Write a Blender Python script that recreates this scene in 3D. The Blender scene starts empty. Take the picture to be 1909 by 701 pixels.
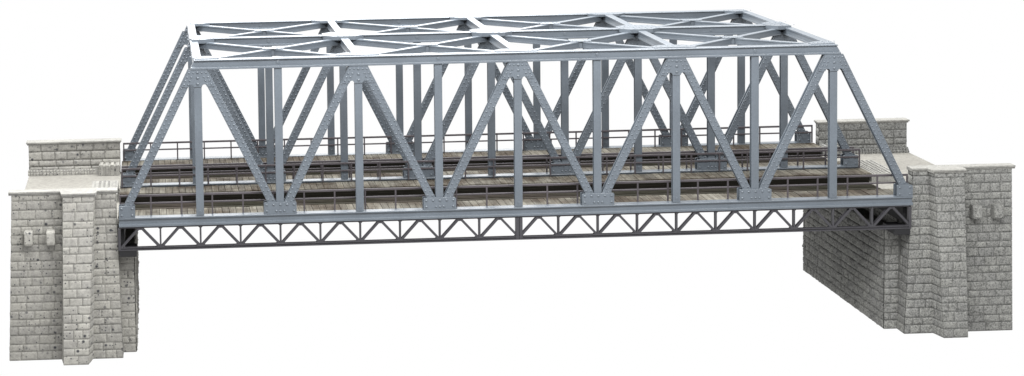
import bpy, bmesh, math, random
from mathutils import Vector, Matrix, noise
random.seed(7)
C = bpy.context.scene.collection
W = 1.8            # distance between neighbouring trusses; the unit is one half panel
CY = 0.13          # depth of a chord in y

# ------------------------------------------------------------------ materials
def nmat(name):
    m = bpy.data.materials.new(name); m.use_nodes = True
    nt = m.node_tree; nt.nodes.clear()
    out = nt.nodes.new('ShaderNodeOutputMaterial'); b = nt.nodes.new('ShaderNodeBsdfPrincipled')
    nt.links.new(b.outputs[0], out.inputs[0])
    return m, nt, b
def N(nt, t, **kw):
    n = nt.nodes.new(t)
    for k, v in kw.items():
        if k in n.inputs: n.inputs[k].default_value = v
        else: setattr(n, k, v)
    return n
def ramp(nt, fac, stops):
    r = nt.nodes.new('ShaderNodeValToRGB'); e = r.color_ramp.elements
    while len(e) < len(stops): e.new(.5)
    for i, (p, c) in enumerate(stops):
        e[i].position = p; e[i].color = (*c, 1) if len(c) == 3 else c
    nt.links.new(fac, r.inputs[0]); return r.outputs[0]
def mix(nt, fac, a, b, mode='MIX'):
    n = nt.nodes.new('ShaderNodeMix'); n.data_type = 'RGBA'; n.blend_type = mode
    for s, v in ((n.inputs[0], fac), (n.inputs[6], a), (n.inputs[7], b)):
        if isinstance(v, bpy.types.NodeSocket): nt.links.new(v, s)
        elif isinstance(v, (int, float)): s.default_value = v
        else: s.default_value = (*v, 1)
    return n.outputs[2]
def bump(nt, b, h, strength, dist):
    n = nt.nodes.new('ShaderNodeBump'); n.inputs['Strength'].default_value = strength
    n.inputs['Distance'].default_value = dist
    nt.links.new(h, n.inputs['Height']); nt.links.new(n.outputs[0], b.inputs['Normal'])
def geo(nt):
    return nt.nodes.new('ShaderNodeNewGeometry').outputs['Position']

def isl(nt, a, b):
    g = nt.nodes.new('ShaderNodeNewGeometry')
    return ramp(nt, g.outputs['Random Per Island'], [(0, (a, a, a)), (1, (b, b, b*.98))])
def steel(name, c, rough=.42, var=.12, spec=.5):
    m, nt, b = nmat(name); p = geo(nt)
    n1 = N(nt, 'ShaderNodeTexNoise', Scale=2.2, Detail=6.0); nt.links.new(p, n1.inputs['Vector'])
    n2 = N(nt, 'ShaderNodeTexNoise', Scale=60.0, Detail=3.0); nt.links.new(p, n2.inputs['Vector'])
    lo = tuple(x*(1-var) for x in c); hi = tuple(min(1, x*(1+var)) for x in c)
    col = ramp(nt, n1.outputs[0], [(.3, lo), (.7, hi)])
    col2 = ramp(nt, n2.outputs[0], [(.35, (.88, .88, .88)), (.65, (1, 1, 1))])
    nt.links.new(mix(nt, 1.0, col, col2, 'MULTIPLY'), b.inputs['Base Color'])
    b.inputs['Roughness'].default_value = rough
    b.inputs['Specular IOR Level'].default_value = spec
    bump(nt, b, n2.outputs[0], .15, .004)
    return m
STEEL = steel('steel_paint', (.078, .091, .106), .30, .10, .5)
DARK = steel('dark_iron', (.032, .031, .035), .45, .12, .3)
RAIL = steel('railing_paint', (.048, .042, .046), .5, .12, .3)
BLACK = steel('shade_black', (.012, .012, .013), .7, spec=.2)  # near-black colour that paints in the shade below the deck ends

def wood(name, base, stain, grain=(60, 3, 60)):
    m, nt, b = nmat(name); p = geo(nt)
    mp = N(nt, 'ShaderNodeMapping'); mp.inputs['Scale'].default_value = grain; nt.links.new(p, mp.inputs['Vector'])
    g = N(nt, 'ShaderNodeTexNoise', Scale=1.0, Detail=5.0); nt.links.new(mp.outputs[0], g.inputs['Vector'])
    pa = N(nt, 'ShaderNodeTexNoise', Scale=1.3, Detail=8.0, Roughness=.65); nt.links.new(p, pa.inputs['Vector'])
    patch = ramp(nt, pa.outputs[0], [(.42, (0, 0, 0)), (.58, (1, 1, 1))])
    col = mix(nt, patch, base, stain)
    gr = ramp(nt, g.outputs[0], [(.3, (.55, .53, .5)), (.6, (1.05, 1.05, 1.05))])
    col = mix(nt, 1.0, col, isl(nt, .72, 1.12), 'MULTIPLY')
    nt.links.new(mix(nt, 1.0, col, gr, 'MULTIPLY'), b.inputs['Base Color'])
    b.inputs['Roughness'].default_value = .8; b.inputs['Specular IOR Level'].default_value = .1
    bump(nt, b, g.outputs[0], .5, .01)
    return m
PLANK = wood('weathered_planks', (.108, .102, .087), (.038, .030, .022))
TROUGH = wood('oiled_timber', (.028, .023, .019), (.016, .015, .010), (3, 60, 60))
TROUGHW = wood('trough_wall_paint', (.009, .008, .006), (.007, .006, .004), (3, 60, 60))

def stone(name, c1, c2, pit, grainy):
    m, nt, b = nmat(name); p = geo(nt)
    big = N(nt, 'ShaderNodeTexNoise', Scale=1.6, Detail=5.0); nt.links.new(p, big.inputs['Vector'])
    mid = N(nt, 'ShaderNodeTexNoise', Scale=16.0, Detail=5.0, Roughness=.6); nt.links.new(p, mid.inputs['Vector'])
    fine = N(nt, 'ShaderNodeTexNoise', Scale=52.0, Detail=5.0, Roughness=.7); nt.links.new(p, fine.inputs['Vector'])
    col = ramp(nt, big.outputs[0], [(.3, c2), (.65, c1)])
    col = mix(nt, 1.0, col, ramp(nt, mid.outputs[0], [(.3, (.78, .78, .78)), (.6, (1.05, 1.05, 1.04))]), 'MULTIPLY')
    lo = 1 - .5*grainy
    col = mix(nt, 1.0, col, ramp(nt, fine.outputs[0], [(.36, (lo, lo, lo)), (.56, (1.06, 1.06, 1.06))]), 'MULTIPLY')
    col = mix(nt, 1.0, col, isl(nt, .93, 1.06), 'MULTIPLY')
    h = fine.outputs[0]
    if pit:
        for sc, r0, r1, thr in ((11.0, .13, .20, .50), (25.0, .16, .24, .45)):
            v = N(nt, 'ShaderNodeTexVoronoi', Scale=sc); nt.links.new(p, v.inputs['Vector'])
            sp = ramp(nt, v.outputs['Distance'], [(r0, (1, 1, 1)), (r1+.06, (0, 0, 0))])
            sel = N(nt, 'ShaderNodeSeparateColor'); nt.links.new(v.outputs['Color'], sel.inputs[0])
            pick = ramp(nt, sel.outputs[0], [(thr, (0, 0, 0)), (thr+.12, (1, 1, 1))])
            f = mix(nt, 1.0, sp, pick, 'MULTIPLY')
            wn = N(nt, 'ShaderNodeTexNoise', Scale=2.3, Detail=2.0); nt.links.new(p, wn.inputs['Vector'])
            f = mix(nt, 1.0, f, ramp(nt, wn.outputs[0], [(.34, (.25, .25, .25)), (.52, (1, 1, 1))]), 'MULTIPLY')
            f = mix(nt, 1.0, f, (pit, pit, pit), 'MULTIPLY')
            s2 = N(nt, 'ShaderNodeSeparateColor'); nt.links.new(f, s2.inputs[0])
            col = mix(nt, s2.outputs[0], col, (.035, .036, .04))
    nt.links.new(col, b.inputs['Base Color'])
    b.inputs['Roughness'].default_value = .85; b.inputs['Specular IOR Level'].default_value = .1
    bump(nt, b, h, .7 if grainy > .6 else .4, .012)
    return m
STONE_L = stone('pitted_sandstone', (.228, .222, .206), (.195, .190, .178), 1.0, .42)
STONE_LP = stone('pitted_sandstone_buttress', (.256, .250, .234), (.228, .222, .207), 1.0, .25)
STONE_R = stone('granite_blocks', (.202, .202, .194), (.165, .165, .160), 0, 1.3)
MORT_L = stone('joints', (.165, .161, .15), (.145, .142, .132), 0, .5)
MORT_R = stone('joints_grey', (.118, .118, .115), (.10, .10, .097), 0, .5)
FLOOR = stone('smooth_cast_stone', (.165, .160, .148), (.145, .140, .130), 0, .15)
CAP = stone('coping_stone', (.19, .187, .178), (.165, .162, .154), .25, .3)

# ------------------------------------------------------------------ mesh helpers
def box(bm, x0, x1, y0, y1, z0, z1, mi=0):
    v = [bm.verts.new((x, y, z)) for z in (z0, z1) for y in (y0, y1) for x in (x0, x1)]
    for f in ((0, 2, 3, 1), (4, 5, 7, 6), (0, 1, 5, 4), (2, 6, 7, 3), (0, 4, 6, 2), (1, 3, 7, 5)):
        bm.faces.new([v[i] for i in f]).material_index = mi
def prism(bm, poly, a0, a1, axis='y', mi=0):
    """poly in the two other axes, extruded along axis"""
    def p(u, v, a):
        return {'y': (u, a, v), 'x': (a, u, v), 'z': (u, v, a)}[axis]
    A = [bm.verts.new(p(u, v, a0)) for u, v in poly]; B = [bm.verts.new(p(u, v, a1)) for u, v in poly]
    n = len(poly)
    bm.faces.new(A).material_index = mi; bm.faces.new(B[::-1]).material_index = mi
    for i in range(n):
        bm.faces.new((A[i], B[i], B[(i+1) % n], A[(i+1) % n])).material_index = mi
def bar(bm, p0, p1, w, y0, y1):
    """flat bar in the xz plane, perpendicular width w, from y0 to y1"""
    d = Vector((p1[0]-p0[0], p1[1]-p0[1])).normalized(); n = Vector((-d.y, d.x))*w/2
    prism(bm, [(p0[0]+n.x, p0[1]+n.y), (p0[0]-n.x, p0[1]-n.y), (p1[0]-n.x, p1[1]-n.y), (p1[0]+n.x, p1[1]+n.y)], y0, y1)
def dome(bm, x, z, y, r, s=-1, seg=10):
    """rivet head on a face looking along s*y"""
    rings = [(r, 0), (r*.86, r*.42), (r*.5, r*.68)]
    R = [[bm.verts.new((x+a*math.cos(t*2*math.pi/seg), y+s*h, z+a*math.sin(t*2*math.pi/seg))) for t in range(seg)] for a, h in rings]
    top = bm.verts.new((x, y+s*r*.78, z))
    for i in range(2):
        for t in range(seg):
            bm.faces.new((R[i][t], R[i][(t+1) % seg], R[i+1][(t+1) % seg], R[i+1][t])).smooth = True
    for t in range(seg):
        bm.faces.new((R[2][t], R[2][(t+1) % seg], top)).smooth = True
def domez(bm, x, y, z, r, seg=8):
    R = [[bm.verts.new((x+a*math.cos(t*2*math.pi/seg), y+a*math.sin(t*2*math.pi/seg), z+h)) for t in range(seg)] for a, h in ((r, 0), (r*.7, r*.5))]
    for t in range(seg):
        bm.faces.new((R[0][t], R[0][(t+1) % seg], R[1][(t+1) % seg], R[1][t])).smooth = True
    bm.faces.new(R[1])
def disc(bm, x, z, y, r, h, seg=20):
    prism(bm, [(x+r*math.cos(t*2*math.pi/seg), z+r*math.sin(t*2*math.pi/seg)) for t in range(seg)], y-h, y)
def obj(name, bm, mats, parent=None, bevel=0, loc=None):
    bmesh.ops.recalc_face_normals(bm, faces=bm.faces)
    me = bpy.data.meshes.new(name); bm.to_mesh(me); bm.free()
    for m in (mats if isinstance(mats, (list, tuple)) else [mats]): me.materials.append(m)
    o = bpy.data.objects.new(name, me); C.objects.link(o)
    if parent: o.parent = parent
    if loc: o.location = loc
    if bevel:
        b = o.modifiers.new('bevel', 'BEVEL'); b.width = bevel; b.segments = 2; b.limit_method = 'ANGLE'; b.angle_limit = math.radians(40)
    return o
def empty(name, loc, label, cat, group=None):
    o = bpy.data.objects.new(name, None); C.objects.link(o); o.location = loc
    o['label'] = label; o['category'] = cat
    if group: o['group'] = group
    return o
def dup(o, name, parent, off=(0, 0, 0), mat=None):
    c = o.copy(); c.name = name; C.objects.link(c); c.parent = parent
    c.location = o.location + Vector(off)
    if mat:
        c.material_slots[0].link = 'OBJECT'; c.material_slots[0].material = mat
    return c

bridge = empty('truss_bridge', (0, 0, 0), 'long grey-blue riveted steel railway bridge of three parallel trusses resting between two stone abutments', 'bridge')
H1, H2 = 1.837, 1.958

# ------------------------------------------------------------------ truss
def ibeam(bm, x0, x1, z0, z1, tt, tb, e0=0, e1=0, wr=.022):
    """long chord with flanges; e = how far the ends lean inwards over the height"""
    h = z1-z0
    def xs(z): k = (z-z0)/h; return x0+e0*k, x1-e1*k
    def seg(za, zb, ya, yb):
        a0, a1 = xs(za); b0, b1 = xs(zb)
        prism(bm, [(a0, za), (a1, za), (b1, zb), (b0, zb)], ya, yb)
    seg(z0, z0+tb, 0, CY); seg(z1-tt, z1, 0, CY)
    prism(bm, [(xs(z0)[0]+.004, z0+tb), (xs(z0)[1]-.004, z0+tb), (xs(z1)[1]-.004, z1-tt), (xs(z1)[0]+.004, z1-tt)], wr, CY-wr)
    # sloped fillets over the lower flange
    a0, a1 = xs(z0+tb)
    for s, yf, yw in ((1, .004, wr+.001), (-1, CY-.004, CY-wr-.001)):
        v = [bm.verts.new(p) for p in ((a0+.002, yf, z0+tb), (a1-.002, yf, z0+tb), (a1-.002, yw, z0+tb+.012), (a0+.002, yw, z0+tb+.012))]
        bm.faces.new(v)

def hsec(bm, p0, p1, w, rivets):
    bar(bm, p0, p1, w, .022, .036); bar(bm, p0, p1, w, .094, .108)
    bar(bm, p0, p1, w*.62, .036, .094)
    if rivets:
        d = Vector((p1[0]-p0[0], p1[1]-p0[1])); L = d.length; d /= L; n = Vector((-d.y, d.x))
        st = .0625; k = 0; t = .03
        while t < L-.02:
            for s, off in ((1, 0), (-1, st/2)):
                tt = t+off
                if tt < L-.02:
                    q = Vector(p0)+d*tt+n*s*w*.27
                    dome(bm, q.x, q.y, .022, .0128, -1); dome(bm, q.x, q.y, .108, .0125, 1, 6)
            t += st

proto = {}
def make_truss():
    bm = bmesh.new(); ibeam(bm, -.015, 10.015, -.113, 0, .018, .030)
    t = obj('main_truss', bm, STEEL, bridge, .0035)
    bm = bmesh.new(); ibeam(bm, .911, 9.089, H1, H2, .014, .026, .046, .046, .030)
    for x in (2, 4, 6, 8): disc(bm, x, 1.905, .031, .020, .010)
    obj('top_chord', bm, STEEL, t, .0035)
    # diagonals
    for i in range(5):
        for s in (0, 1):
            b = 2*i if s == 0 else 2*i+2
            tp = 2*i+1; sg = 1 if s == 0 else -1
            bm = bmesh.new()
            zb, zt = .0, H1
            hsec(bm, (b+sg*.032, zb), (tp-sg*.066, zt), .096, True)
            # clip to the chords
            for co, no in (((0, 0, .001), (0, 0, -1)), ((0, 0, H1-.001), (0, 0, 1))):
                r = bmesh.ops.bisect_plane(bm, geom=bm.verts[:]+bm.edges[:]+bm.faces[:], plane_co=co, plane_no=no, clear_outer=True)
            obj('diagonal', bm, STEEL, t, .002)
    for i in range(1, 10):
        bm = bmesh.new()
        prism(bm, [(i-.048, .001), (i+.048, .001), (i+.048, H1-.001), (i-.048, H1-.001)], .026, .036)
        prism(bm, [(i-.048, .001), (i+.048, .001), (i+.048, H1-.001), (i-.048, H1-.001)], .084, .094)
        prism(bm, [(i-.030, .001), (i+.030, .001), (i+.030, H1-.001), (i-.030, H1-.001)], .036, .084)
        if i % 2:
            disc(bm, i, .055, .026, .018, .005, 14)
        obj('vertical_post', bm, STEEL, t, .003)
    # top gussets
    for i in range(1, 10, 2):
        bm = bmesh.new(); poly = []
        z0 = 1.622; hb, ht = .207, .112
        ed = lambda z: hb+(ht-hb)*(z-z0)/(H1-z0)
        r = [(.052, z0), (.056, z0+.016), (.068, z0+.028), (.088, z0+.031), (.104, z0+.022), (.112, z0), (hb, z0), (ht, H1-.001)]
        poly = [(i+a, b) for a, b in r]+[(i-a, b) for a, b in r[::-1]]
        for ya, yb in ((.010, .0215), (.1085, .120)): prism(bm, poly, ya, yb)
        for z in (1.800, 1.745, 1.700, 1.655):
            for s in (-1, 1):
                for o_ in (.024, .075):
                    dome(bm, i+s*(ed(z)-o_), z, .010, .0135)
                    dome(bm, i+s*(ed(z)-o_), z, .120, .0125, 1, 6)
        for z in (1.802, 1.735, 1.662): dome(bm, i, z, .010, .019, -1, 14)
        obj('gusset_plate', bm, STEEL, t, .002)
    # bottom gussets
    def rr(x0, x1, z0, z1, r):
        P = [(x0, z0), (x1, z0)]
        for k in range(5): a = k*math.pi/8; P.append((x1-r+r*math.cos(a), z1-r+r*math.sin(a)))
        for k in range(5): a = math.pi/2+k*math.pi/8; P.append((x0+r+r*math.cos(a), z1-r+r*math.sin(a)))
        return P
    for i in range(0, 11, 2):
        bm = bmesh.new(); G = .150
        if i == 0: x0, x1 = -.012, .190
        elif i == 10: x0, x1 = 9.810, 10.012
        else: x0, x1 = i-.203, i+.203
        for ya, yb in ((.004, .0215), (.1085, .126)): prism(bm, rr(x0, x1, .001, G, .018), ya, yb)
        if x1-x0 > .3:
            pts = [(i+dx, .118) for dx in (-.17, -.085, 0, .085, .17)]+[(i+dx, .040) for dx in (-.17, -.05, 0, .05, .17)]
        else:
            pts = [(x0+.035, .118), (x1-.035, .118), (x0+.035, .035), (x1-.035, .035)]
        for x, z in pts: dome(bm, x, z, .004, .0155, -1, 14)
        g = obj('gusset_plate', bm, STEEL, t, .002)
        g['ring'] = 1
    return t
front = make_truss()
def copy_truss(src, y):
    r = dup(src, 'main_truss', bridge, (0, y, 0))
    for ch in list(src.children):
        c = dup(ch, ch.name.split('.')[0], r)
        if ch.get('ring'):
            bm = bmesh.new(); xs = [v[0] for v in ch.bound_box]; xc = (min(xs)+max(xs))/2
            disc(bm, xc, .082, .004, .036, .006, 24); disc(bm, xc, .082, -.002, .024, .004, 24)
            o = obj('bolt_boss', bm, STEEL, r)
    return r
mid = copy_truss(front, W); rear = copy_truss(front, 2*W)
ZO = (0, .022, .003); mid.location.z = ZO[1]; rear.location.z = ZO[2]
for t in (front, mid, rear):
    for ch in t.children:
        if 'ring' in ch: del ch['ring']

# ------------------------------------------------------------------ top bracing
def beam3(bm, p0, p1, w, z0, z1, groove=True):
    """horizontal beam between xy points with recessed sides"""
    a = Vector(p0); b = Vector(p1); d = (b-a).normalized(); n = Vector((-d.y, d.x))
    def slab(w_, za, zb):
        h = n*w_/2
        prism(bm, [(a.x+h.x, a.y+h.y), (a.x-h.x, a.y-h.y), (b.x-h.x, b.y-h.y), (b.x+h.x, b.y+h.y)], za, zb, 'z')
    if groove:
        t = (z1-z0)*.24
        slab(w, z0, z0+t); slab(w*.84, z0+t, z1-t); slab(w, z1-t, z1)
    else: slab(w, z0, z1)
for bay in (0, 1):
    yb = bay*W; ya, yz = yb+CY+.001, yb+W-.001; ym = (ya+yz)/2
    for i in range(1, 10, 2):
        bm = bmesh.new(); beam3(bm, (i, ya), (i, yz), .105, H2-.098, H2+.008)
        obj('cross_strut', bm, STEEL, bridge, .003)
        for yy, s, zo in ((ya, 1, ZO[bay]), (yz, -1, ZO[bay+1])):                 # riveted node plates lying on the flanges
            bm = bmesh.new()
            x0, x1 = max(.97, i-.27), min(9.03, i+.27); x2, x3 = max(.97, i-.15), min(9.03, i+.15)
            prism(bm, [(x0, yy-s*.055), (x1, yy-s*.055), (x1, yy+s*.05), (x3, yy+s*.15), (x2, yy+s*.15), (x0, yy+s*.05)], H2-.022, H2+.010+zo, 'z')
            if i in (1, 9):
                pass
            for dx in (-.22, -.16, -.08, 0, .08, .16, .22):
                if x0 < i+dx < x1: domez(bm, i+dx, yy+s*.03, H2+.010+zo, .012)
                if abs(dx) < .1: domez(bm, i+dx, yy+s*.10, H2+.010+zo, .012)
            obj('node_plate', bm, STEEL, bridge, .0015)
    for i in (2, 4, 6, 8):
        bm = bmesh.new()
        for s in (1, -1):
            a = (i-.9, ym-s*(ym-ya-.03)); b_ = (i+.9, ym+s*(ym-ya-.03))
            va, vb = Vector(a), Vector(b_); d = (vb-va).normalized()
            m0 = Vector((i, ym))-d*.06; m1 = Vector((i, ym))+d*.06
            beam3(bm, a, m0, .080, H2-.098, H2-.014); beam3(bm, m1, b_, .080, H2-.098, H2-.014)
        x = obj('cross_brace', bm, STEEL, bridge, .002)
        bm = bmesh.new()
        box(bm, i-.055, i+.055, ym-.055, ym+.055, H2-.104, H2-.0135)
        box(bm, i-.135, i+.135, ym-.085, ym+.085, H2-.0125, H2-.003)
        for dx in (-.11, -.055, .055, .11):
            for dy in (-.045, .045): domez(bm, i+dx, ym+dy, H2-.003, .011)
        obj('centre_plate', bm, STEEL, x, .0015)

# ------------------------------------------------------------------ lower truss
def lower_chord(bm):
    box(bm, -.03, 10.0, .015, .080, -.415, -.402); box(bm, -.03, 10.0, .015, .080, -.385, -.374)
    box(bm, -.028, 9.998, .028, .067, -.402, -.385)
    box(bm, -.01, 9.98, .02, .078, -.133, -.1135)
def tri_mesh(bm, xa, sgn):
    """one brace from the apex at xa down to the post at xa+sgn*.25"""
    p0 = (xa+sgn*.014, -.133); p1 = (xa+sgn*.238, -.376)
    bar(bm, p0, p1, .029, .021, .031); bar(bm, p0, p1, .020, .031, .064); bar(bm, p0, p1, .029, .064, .074)
    q = (xa+sgn*.19, -.3739)
    prism(bm, [q, (xa+sgn*.235, -.3739), (xa+sgn*.215, -.345)], .025, .070)
def lower_truss(y, parts):
    bm = bmesh.new(); lower_chord(bm)
    if parts: root = obj('lower_truss', bm, DARK, bridge, .002, (0, y, 0)); root['label'] = 'slim black lattice truss below the front chord'
    for k in range(21):
        x = .5*k; w = .011
        if parts: bm = bmesh.new()
        if k == 10: box(bm, x-.042, x-.003, .012, .082, -.400, -.134); box(bm, x+.003, x+.042, .012, .082, -.400, -.134)
        elif k in (0, 20):
            x = -.012 if k == 0 else 9.985
            box(bm, x-.016, x+.016, .012, .082, -.400, -.134)
        else:
            box(bm, x-w, x+w, .017, .028, -.3735, -.1335); box(bm, x-w*.6, x+w*.6, .028, .066, -.3735, -.1335); box(bm, x-w, x+w, .066, .077, -.3735, -.1335)
            prism(bm, [(x-.03, -.1338), (x+.03, -.1338), (x+w+.001, -.15), (x-w-.001, -.15)], .030, .064)
        if parts: obj('lattice_post', bm, DARK, root, .0015)
    for k in range(20):
        xa = .25+.5*k
        for s in (-1, 1):
            if parts: bm = bmesh.new()
            tri_mesh(bm, xa, s)
            if s == -1: prism(bm, [(xa-.045, -.1335), (xa+.045, -.1335), (xa+.026, -.158), (xa-.026, -.158)], .026, .069)
            if parts: obj('lattice_brace', bm, DARK, root, .0015)
    if not parts: obj('lower_truss', bm, DARK, bridge, 0, (0, y, 0))
lower_truss(0, True); lower_truss(W, False); lower_truss(2*W, False)
for y in (0, W, 2*W):
    for x0, x1 in ((-.02, .20), (9.79, 9.99)):
        bm = bmesh.new(); box(bm, x0, x1, y+.02, y+.40 if y < 3 else y+.13, -.492, -.4155)
        obj('bearing_shade', bm, BLACK, bridge, .003)  # bearing block coloured black to stand in for the shadow gap on the shelf
for x0, x1 in ((.005, .05), (9.94, 9.985)):
    bm = bmesh.new(); box(bm, x0, x1, .14, 2*W-.01, -.36, -.17)
    obj('end_shade_beam', bm, BLACK, bridge)  # added black beam, stands in for the deep shade under the deck end

# ------------------------------------------------------------------ deck
def walkway(y0, y1, name):
    bm = bmesh.new(); p = .0877; n = int(round(10.06/p)); x = -.03
    for k in range(n):
        j = random.uniform(-.004, .004)
        box(bm, x+.003, x+p-.003, y0+random.uniform(0, .004), y1+j, -.034, -.006+random.uniform(-.0025, .0025)); x += p
    return obj(name, bm, PLANK, bridge)
for bay in (0, 1):
    yb = bay*W; a = yb+CY+.004; b = yb+.49; c = yb+1.43; d = yb+W-.004
    walkway(a, b, 'plank_walkway'); walkway(c, d, 'plank_walkway')
    for (u, v) in ((a, b-.012), (c+.012, d)):          # joists carrying the planks
        bm = bmesh.new(); box(bm, -.02, 10.02, u, v, -.062, -.0345)
        obj('joist', bm, TROUGH, bridge)
    bm = bmesh.new(); box(bm, -.02, 10.02, b-.03, c+.03, -.165, -.135)
    for yy, w, h in ((.56, .035, .012), (.66, .05, .006), (.74, .02, .009), (.86, .06, .006), (.97, .02, .009), (1.07, .06, .007), (1.18, .02, .009), (1.28, .05, .006), (1.36, .03, .012)):
        box(bm, -.018, 10.018, yb+yy-w/2, yb+yy+w/2, -.1352, -.135+h)
    obj('track_trough', bm, TROUGH, bridge)
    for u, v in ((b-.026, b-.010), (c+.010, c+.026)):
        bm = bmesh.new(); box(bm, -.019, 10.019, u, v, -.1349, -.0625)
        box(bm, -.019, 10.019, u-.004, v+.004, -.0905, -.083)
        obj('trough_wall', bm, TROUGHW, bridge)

# ------------------------------------------------------------------ railings
def railing(y, x0, x1):
    bm = bmesh.new()
    box(bm, x0, x1, y-.010, y+.010, .236, .262); box(bm, x0, x1, y-.008, y+.008, .142, .162)
    r = obj('railing', bm, RAIL, bridge, .003)
    for k in range(27):
        x = x0+.009+(x1-x0-.018)*k/26
        bm = bmesh.new(); box(bm, x-.0095, x+.0095, y-.009, y+.009, -.005 if y % W < .5 else .0005, .2355)
        obj('railing_post', bm, RAIL, r, .002)
railing(CY+.016, -.005, 10.005); railing(W-.012, -.005, 10.03); railing(W+CY+.016, -.005, 10.005); railing(2*W-.012, -.005, 10.03)

# ------------------------------------------------------------------ masonry
def masonry(bm, P00, P10, P11, P01, nrm, zs, bw=.165, rough=.007, relief=.006, seed=0, step=.024):
    """rough-hewn ashlar on the quad P00 P10 P11 P01 (bottom-left, bottom-right, top-right, top-left)"""
    rnd = random.Random(seed); P00, P10, P11, P01 = map(Vector, (P00, P10, P11, P01)); nrm = Vector(nrm).normalized()
    zb, zt = P00.z, P01.z; H = (P01-P00).length
    def P(u, v): return P00.lerp(P10, u).lerp(P01.lerp(P11, u), v)
    cs = [zb]+[z for z in zs if zb+.03 < z < zt-.03]+[zt]
    for ci in range(len(cs)-1):
        v0, v1 = (cs[ci]-zb)/(zt-zb), (cs[ci+1]-zb)/(zt-zb)
        L = (P(1, (v0+v1)/2)-P(0, (v0+v1)/2)).length
        xs = [0]; x = rnd.uniform(.45, 1.0)*bw if ci % 2 else rnd.uniform(.8, 1.3)*bw
        while x < L-.06: xs.append(x); x += bw*rnd.uniform(.75, 1.3)
        xs.append(L)
        for bi in range(len(xs)-1):
            u0, u1 = xs[bi]/L, xs[bi+1]/L
            w = xs[bi+1]-xs[bi]; h = (v1-v0)*H
            nx, ny = max(3, int(w/step)), max(3, int(h/step))
            g = .0026; ju0, ju1 = rnd.uniform(.7, 1.5)*g/L, rnd.uniform(.7, 1.5)*g/L
            jv0, jv1 = rnd.uniform(.7, 1.4)*g/H, rnd.uniform(.7, 1.4)*g/H
            first, last = bi == 0, bi == len(xs)-2
            if first: ju0 = 0
            if last: ju1 = 0
            if ci == len(cs)-2: jv1 = 0
            off = rnd.uniform(0, relief*.7); ang = rnd.uniform(0, 3.14); st = rnd.uniform(.6, 1.4)
            tl = (rnd.uniform(-1, 1)*.004, rnd.uniform(-1, 1)*.004)
            us = [u0+ju0]+[u0+ju0+(u1-u0-ju0-ju1)*k/nx for k in range(1, nx)]+[u1-ju1]
            vs = [v0+jv0]+[v0+jv0+(v1-v0-jv0-jv1)*k/ny for k in range(1, ny)]+[v1-jv1]
            # narrow rim
            us.insert(1, us[0]+.0042/L); us.insert(-1, us[-1]-.0042/L); vs.insert(1, vs[0]+.0042/H); vs.insert(-1, vs[-1]-.0042/H)
            G = []
            for jj, v in enumerate(vs):
                row = []
                for ii, u in enumerate(us):
                    p = P(u, v)
                    edge = ii in (0, len(us)-1) or jj in (0, len(vs)-1)
                    if edge:
                        d = -.0035
                        if (ii == 0 and first) or (ii == len(us)-1 and last) : d = relief*.8
                    else:
                        q = Vector((p.x*math.cos(ang)+p.z*math.sin(ang)+p.y*.7, (p.z*math.cos(ang)-p.x*math.sin(ang)-p.y*.7)*.45, seed+bi*.37+ci*.71))
                        a = noise.noise(q*26)*.6+noise.noise(p*60)*.4
                        du, dv = (ii/(len(us)-1)-.5), (jj/(len(vs)-1)-.5)
                        d = relief+off+a*rough*st+du*tl[0]*2+dv*tl[1]*2
                        if ii in (1, len(us)-2) or jj in (1, len(vs)-2): d = d*.62
                    row.append(bm.verts.new(p+nrm*d))
                G.append(row)
            for jj in range(len(vs)-1):
                for ii in range(len(us)-1):
                    f = bm.faces.new((G[jj][ii], G[jj][ii+1], G[jj+1][ii+1], G[jj+1][ii])); f.smooth = True
def courses(z0, z1, rnd, hs=(.116, .092, .118, .112, .086, .114)):
    z = z0; out = []; i = 0
    while z < z1: z += hs[i % len(hs)]*rnd.uniform(.93, 1.07); out.append(z); i += 1
    return out

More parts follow.
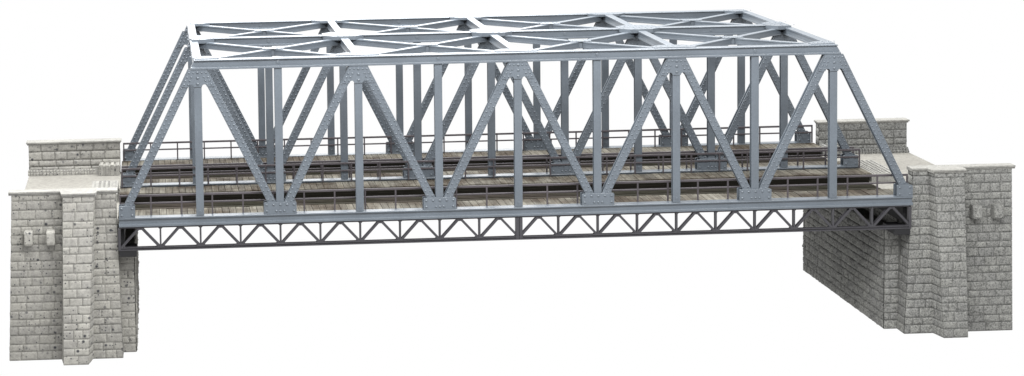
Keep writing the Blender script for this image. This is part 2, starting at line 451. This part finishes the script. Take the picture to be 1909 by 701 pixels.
ZB = -1.80; ZF = -.12; ZT = .312; ZC = .345; YR0, YR1 = 3.385, 3.50
def abutment(side):
    L = side == 'left'; sg = -1 if L else 1; base = 0 if L else 9.95
    X = lambda a: base+sg*a                       # a = distance outwards from the bridge end
    st, mo = (STONE_L, MORT_L) if L else (STONE_R, MORT_R)
    rt = empty('stone_abutment', (X(.7), 1.8, ZB),
               'pale beige pitted stone abutment carrying the left end of the steel bridge' if L else
               'grainy grey stone block abutment carrying the right end of the steel bridge', 'abutment', 'stone abutments at the bridge ends')
    rnd = random.Random(3 if L else 11); zs = courses(ZB, ZT, rnd)
    shift = -Vector(rt.location)
    def add(name, bm, mats, bev=0, parent=rt, label=None):
        bmesh.ops.translate(bm, verts=bm.verts, vec=shift if parent is rt else shift)
        o = obj(name, bm, mats, parent, bev)
        if label: o['label'] = label
        return o
    def core(bm, poly_b, poly_t, z0, z1):
        A = [bm.verts.new((*p, z0)) for p in poly_b]; B = [bm.verts.new((*p, z1)) for p in poly_t]; n = len(A)
        bm.faces.new(A).material_index = 1; bm.faces.new(B).material_index = 1
        for i in range(n): bm.faces.new((A[i], A[(i+1) % n], B[(i+1) % n], B[i])).material_index = 1
    def quad(bm, a0, y0b, a1, y1b, a0t, y0t, a1t, y1t, zb, zt, nr, seed, **k):
        """face from (a0,y0) to (a1,y1) at the bottom and (a0t,y0t) to (a1t,y1t) at the top"""
        masonry(bm, (X(a0), y0b, zb), (X(a1), y1b, zb), (X(a1t), y1t, zt), (X(a0t), y0t, zt), (sg*nr[0], nr[1], nr[2]), zs, seed=seed, **k)
    e = .002
    R = (.0090, .0055) if not L else (.0050, .0034)
    kw = dict(rough=R[0], relief=R[1])
    am0, am1b, am1t = .36, 1.42, (1.34 if L else 1.385)        # main wall, outer end bottom and top
    wb, wt = (.0, .05) if L else (.007, .1)                     # wing inner edge bottom and top
    pb, pt = .11, .095
    # main wall (front side wall with parapet), whole height
    bm = bmesh.new()
    quad(bm, am1b, .13, .74, .13, am1t, .12, .70, .12, ZB, ZT, (0, -1, 0), 1, **kw)
    quad(bm, am1b, .29, am1b, .13, am1t, .27, am1t, .12, ZB, ZT, (1, 0, 0), 2, **kw)
    quad(bm, .30, .235, am1t, .235, .30, .235, am1t, .235, ZF, ZT, (0, 1, 0), 3, **kw)
    core(bm, [(X(am1b-e), .13+e), (X(.36), .13+e), (X(.36), .33), (X(am1b-e), .33)], [(X(am1t-e), .12+e), (X(.36), .12+e), (X(.36), .235-e), (X(am1t-e), .235-e)], ZB, ZT)
    add('side_wall', bm, [st, mo])
    # wing towards the bridge
    bm = bmesh.new()
    quad(bm, .37, pb, wb, pb, .33, pt, wt, pt, ZB, ZT, (0, -1, 0), 4, **kw)
    wm = wb+(wt-wb)*(ZF-ZB)/(ZT-ZB); pm = pb+(pt-pb)*(ZF-ZB)/(ZT-ZB)
    quad(bm, wb, pb, wb, .345, wm, pm, wm, .345, ZB, ZF, (-1, 0, 0), 5, **kw)
    quad(bm, wm, pm, wm, .235, wt, pt, wt, .235, ZF, ZT, (-1, 0, 0), 17, **kw)
    core(bm, [(X(.40), pb+e), (X(wb+e), pb+e), (X(wb+e), .36), (X(.40), .36)], [(X(.35), pm+e), (X(wm+e), pm+e), (X(wm+e), .36), (X(.35), .36)], ZB, ZF-.001)
    core(bm, [(X(.40), pm+e), (X(wm+e), pm+e), (X(wm+e), .235-e), (X(.40), .235-e)], [(X(.35), pt+e), (X(wt+e), pt+e), (X(wt+e), .235-e), (X(.35), .235-e)], ZF-.002, ZT)
    add('wing_wall', bm, [st, mo])
    # buttress with splayed sides
    bm = bmesh.new(); f0b, f1b, f0t, f1t = .735, .425, .700, .315; yb_, yt_ = -.115, -.045
    quad(bm, f0b, yb_, f1b, yb_, f0t, yt_, f1t, yt_, ZB, ZT, (0, -1, 0), 6, bw=.15, rough=R[0]*.8, relief=R[1]*.6)
    quad(bm, .768, .131, f0b, yb_, .712, .11, f0t, yt_, ZB, ZT, (1, -.15, 0), 7, rough=R[0]*.8, relief=R[1]*.5)
    quad(bm, f1b, yb_, .365, .131, f1t, yt_, .303, .11, ZB, ZT, (-1, -.15, 0), 8, rough=R[0]*.8, relief=R[1]*.5)
    core(bm, [(X(f0b-e), yb_+e), (X(f1b+e), yb_+e), (X(.367), .2), (X(.766), .2)], [(X(f0t-e), yt_+e), (X(f1t+e), yt_+e), (X(.305), .2), (X(.710), .2)], ZB, ZT)
    add('buttress', bm, [STONE_LP if L else st, mo])
    # bearing wall under the bridge end
    bm = bmesh.new(); a0 = -.16; zsft = -.495
    quad(bm, a0, .345, a0, 3.27, a0, .345, a0, 3.27, ZB, zsft, (-1, 0, 0), 9, rough=.028, relief=.012, step=.02)
    quad(bm, .02, .345, a0, .345, .02, .345, a0, .345, ZB, zsft, (0, -1, 0), 10, **kw)
    quad(bm, a0, 3.27, .02, 3.27, a0, 3.27, .02, 3.27, ZB, zsft, (0, 1, 0), 11, step=.05, **kw)
    quad(bm, .01, .345, .01, 3.27, .01, .345, .01, 3.27, zsft, ZF-.04, (-1, 0, 0), 12, rough=.02, relief=.008)
    core(bm, [(X(a0+e), .345+e), (X(a0+e), 3.27-e), (X(1.3), 3.27-e), (X(1.3), .345+e)], [(X(a0+e), .345+e), (X(a0+e), 3.27-e), (X(1.3), 3.27-e), (X(1.3), .345+e)], ZB, zsft)
    core(bm, [(X(.012), .345+e), (X(.012), 3.27-e), (X(1.3), 3.27-e), (X(1.3), .345+e)], [(X(.012), .345+e), (X(.012), 3.27-e), (X(1.3), 3.27-e), (X(1.3), .345+e)], zsft-.001, ZF-.035)
    add('bearing_wall', bm, [st, mo])
    # rear wall
    bm = bmesh.new(); zr = courses(-.06, ZT, random.Random(5), (.045, .088, .118, .118)) ; zs_keep = zs[:]; zs[:] = zr
    quad(bm, am1t, YR0, wt, YR0, am1t, YR0, wt, YR0, -.075, ZT, (0, -1, 0), 13, bw=.20, rough=.011, relief=.009)
    zs[:] = zs_keep
    quad(bm, wt, YR1+.1, am1t, YR1+.1, wt, YR1, am1t, YR1, ZB, ZT, (0, 1, 0), 14, step=.05, **kw)
    quad(bm, am1t, YR1, am1t, YR0, am1t, YR1, am1t, YR0, ZB, ZT, (1, 0, 0), 15, step=.04, **kw)
    quad(bm, wt, YR0, wt, YR1, wt, YR0, wt, YR1, ZB, ZT, (-1, 0, 0), 16, step=.04, **kw)
    core(bm, [(X(wt+e), 3.26), (X(wt+e), YR1+.1-e), (X(am1t-e), YR1+.1-e), (X(am1t-e), 3.26)], [(X(wt+e), 3.26), (X(wt+e), YR1+.03), (X(am1t-e), YR1+.03), (X(am1t-e), 3.26)], ZB, ZF-.002)
    core(bm, [(X(wt+e), YR0+e), (X(wt+e), YR1-e), (X(am1t-e), YR1-e), (X(am1t-e), YR0+e)], [(X(wt+e), YR0+e), (X(wt+e), YR1-e), (X(am1t-e), YR1-e), (X(am1t-e), YR0+e)], ZF, ZT)
    # toothed ledge course at the foot of the wall
    core(bm, [(X(wt+.01), 3.29), (X(am1t+.01), 3.29), (X(am1t+.01), YR0), (X(wt+.01), YR0)], [(X(wt+.01), 3.35), (X(am1t+.01), 3.35), (X(am1t+.01), YR0), (X(wt+.01), YR0)], ZF, -.055)
    r2 = random.Random(9); a = wt+.34
    while a < am1t-.02:
        w = .045*r2.uniform(.8, 1.2)
        for k, (dz, yy) in enumerate(((ZF+.002, 3.262), (-.088, 3.285))):
            box(bm, min(X(a+.006+k*.012), X(a+w-.004)), max(X(a+.006+k*.012), X(a+w-.004)), yy+r2.uniform(-.006, .006), 3.37, dz, dz+.030+r2.uniform(0, .006), 0)
        a += w
    add('rear_wall', bm, [st, mo])
    # ribbed block where the deck meets the rear wall
    bm = bmesh.new()
    core(bm, [(X(wt), 3.17), (X(wt+.30), 3.17), (X(wt+.30), YR0-.01), (X(wt), YR0-.01)], [(X(wt), 3.20), (X(wt+.30), 3.20), (X(wt+.30), YR0-.01), (X(wt), YR0-.01)], ZF, .012)
    for k in range(4):
        a_ = wt+.008+k*.075
        box(bm, min(X(a_), X(a_+.05)), max(X(a_), X(a_+.05)), 3.155, YR0-.012, ZF, .030+.006*(k % 2), 0)
    add('ribbed_block', bm, [st, st], .006)
    # roadbed floor
    bm = bmesh.new()
    box(bm, min(X(wt-.03), X(am1t)), max(X(wt-.03), X(am1t)), .237, 3.40, ZF-.034, ZF)
    fl = add('roadbed', bm, [FLOOR], .004)
    # raised slabs with treads between and beside the tracks
    for y0, y1 in ((W-.37, W+.50), (.245, .49)):
        bm = bmesh.new(); x0, x1 = sorted((X(wt+.005), X(wt+.36)))
        box(bm, x0, x1, y0, y1, ZF+.0005, -.008)
        for a_ in (.03, .075, .31):
            xa, xb = sorted((X(wt+a_), X(wt+a_+.012))); box(bm, xa, xb, y0+.02, y1-.02, -.0085, .004)
        ny = int((y1-y0)/.055)
        for j in range(ny):
            for a_ in (.13, .19, .25):
                xc = X(wt+a_); yc = y0+.04+j*.055+(.02 if a_ == .19 else 0)
                if yc < y1-.03: box(bm, xc-.014, xc+.014, yc-.011, yc+.011, -.0085, .006)
        add('tread_slab', bm, [CAP], .003)
    # copings
    bm = bmesh.new(); o_ = .028
    poly = [(X(am1t+.04), .12-o_), (X(.712+o_), .12-o_), (X(.70+.02), yt_-o_), (X(.315-.02), yt_-o_), (X(.303-o_), pt-o_), (X(wt-.025), pt-o_), (X(wt-.025), .238), (X(am1t+.04), .238)]
    prism(bm, poly, ZT+.008, ZC, 'z', 0)
    poly2 = [(x, y+(.012 if y < .2 else -.004)) for x, y in poly]; prism(bm, poly2, ZT-.012, ZT+.0079, 'z', 0)
    add('coping', bm, [CAP], .004)
    bm = bmesh.new(); x0, x1 = sorted((X(wt-.025), X(am1t+.035)))
    box(bm, x0, x1, YR0-.035, YR1+.03, ZT+.008, ZC); box(bm, x0+.012, x1-.012, YR0-.016, YR1+.015, ZT-.012, ZT+.0079)
    add('coping', bm, [CAP], .004)
    # two corbel stones
    for a_ in (.865, 1.140):
        w = .105 if L else .12
        bm = bmesh.new(); x0, x1 = sorted((X(a_-w/2), X(a_+w/2)))
        if not L: x0 += .04; x1 += .04
        prism(bm, [(.16, -.135), (.03, -.142), (.005, -.16), (.005, -.30), (.025, -.325), (.16, -.335)], x0, x1, 'x')
        bmesh.ops.bevel(bm, geom=bm.edges[:], offset=.008, segments=2, affect='EDGES')
        add('corbel', bm, [STONE_LP if L else st])
    return rt
abutment('left'); abutment('right')

# ------------------------------------------------------------------ light
sc = bpy.context.scene
w = bpy.data.worlds.new('World'); sc.world = w; w.use_nodes = True
w.node_tree.nodes['Background'].inputs[0].default_value = (1, 1, 1, 1); w.node_tree.nodes['Background'].inputs[1].default_value = 1.0
def area(name, loc, tgt, sx, sy, power, col=(1, 1, 1)):
    l = bpy.data.lights.new(name, 'AREA'); l.shape = 'RECTANGLE'; l.size = sx; l.size_y = sy; l.energy = power; l.color = col
    o = bpy.data.objects.new(name, l); C.objects.link(o); o.location = loc
    o.rotation_euler = (Vector(tgt)-Vector(loc)).to_track_quat('-Z', 'Y').to_euler()
area('softbox_top', (4.2, 3.2, 8.5), (5, 1.9, 0), 15, 5, 4900)
area('softbox_back', (1, 17, 6.4), (5, 1.8, 1), 18, 5.0, 1150)
area('softbox_front', (4.5, -4.6, 5.2), (5, 0, .4), 14, 1.6, 1500)
area('softbox_camera', (9, -12, 8), (5, 0, 0), 9, 4, 1000)

# ------------------------------------------------------------------ camera
f, px, py = 3439.916, 420.8416, -159.1245
yaw, pit, rol = .04040952, -.06767406, -.01847888
fw = Vector((math.sin(yaw)*math.cos(pit), math.cos(yaw)*math.cos(pit), math.sin(pit)))
r = Vector((math.cos(yaw), -math.sin(yaw), 0)); u = r.cross(fw)
r2 = r*math.cos(rol)+u*math.sin(rol); u2 = -r*math.sin(rol)+u*math.cos(rol)
cam = bpy.data.cameras.new('Camera'); co = bpy.data.objects.new('Camera', cam); C.objects.link(co)
M = Matrix((r2, u2, -fw)).transposed().to_4x4(); M.translation = Vector((.46968, -22.6536, 5.29243)); co.matrix_world = M
cam.sensor_fit = 'HORIZONTAL'; cam.sensor_width = 36; cam.lens = f*36/1909
cam.shift_x = (954.5-px)/1909; cam.shift_y = (py-350.5)/1909
cam.clip_end = 500; cam.clip_start = .1
sc.camera = co
sc.view_settings.view_transform = 'Standard'; sc.view_settings.look = 'None'
sc.view_settings.exposure = 0; sc.view_settings.gamma = 1
sc.render.resolution_x = 1024; sc.render.resolution_y = 376
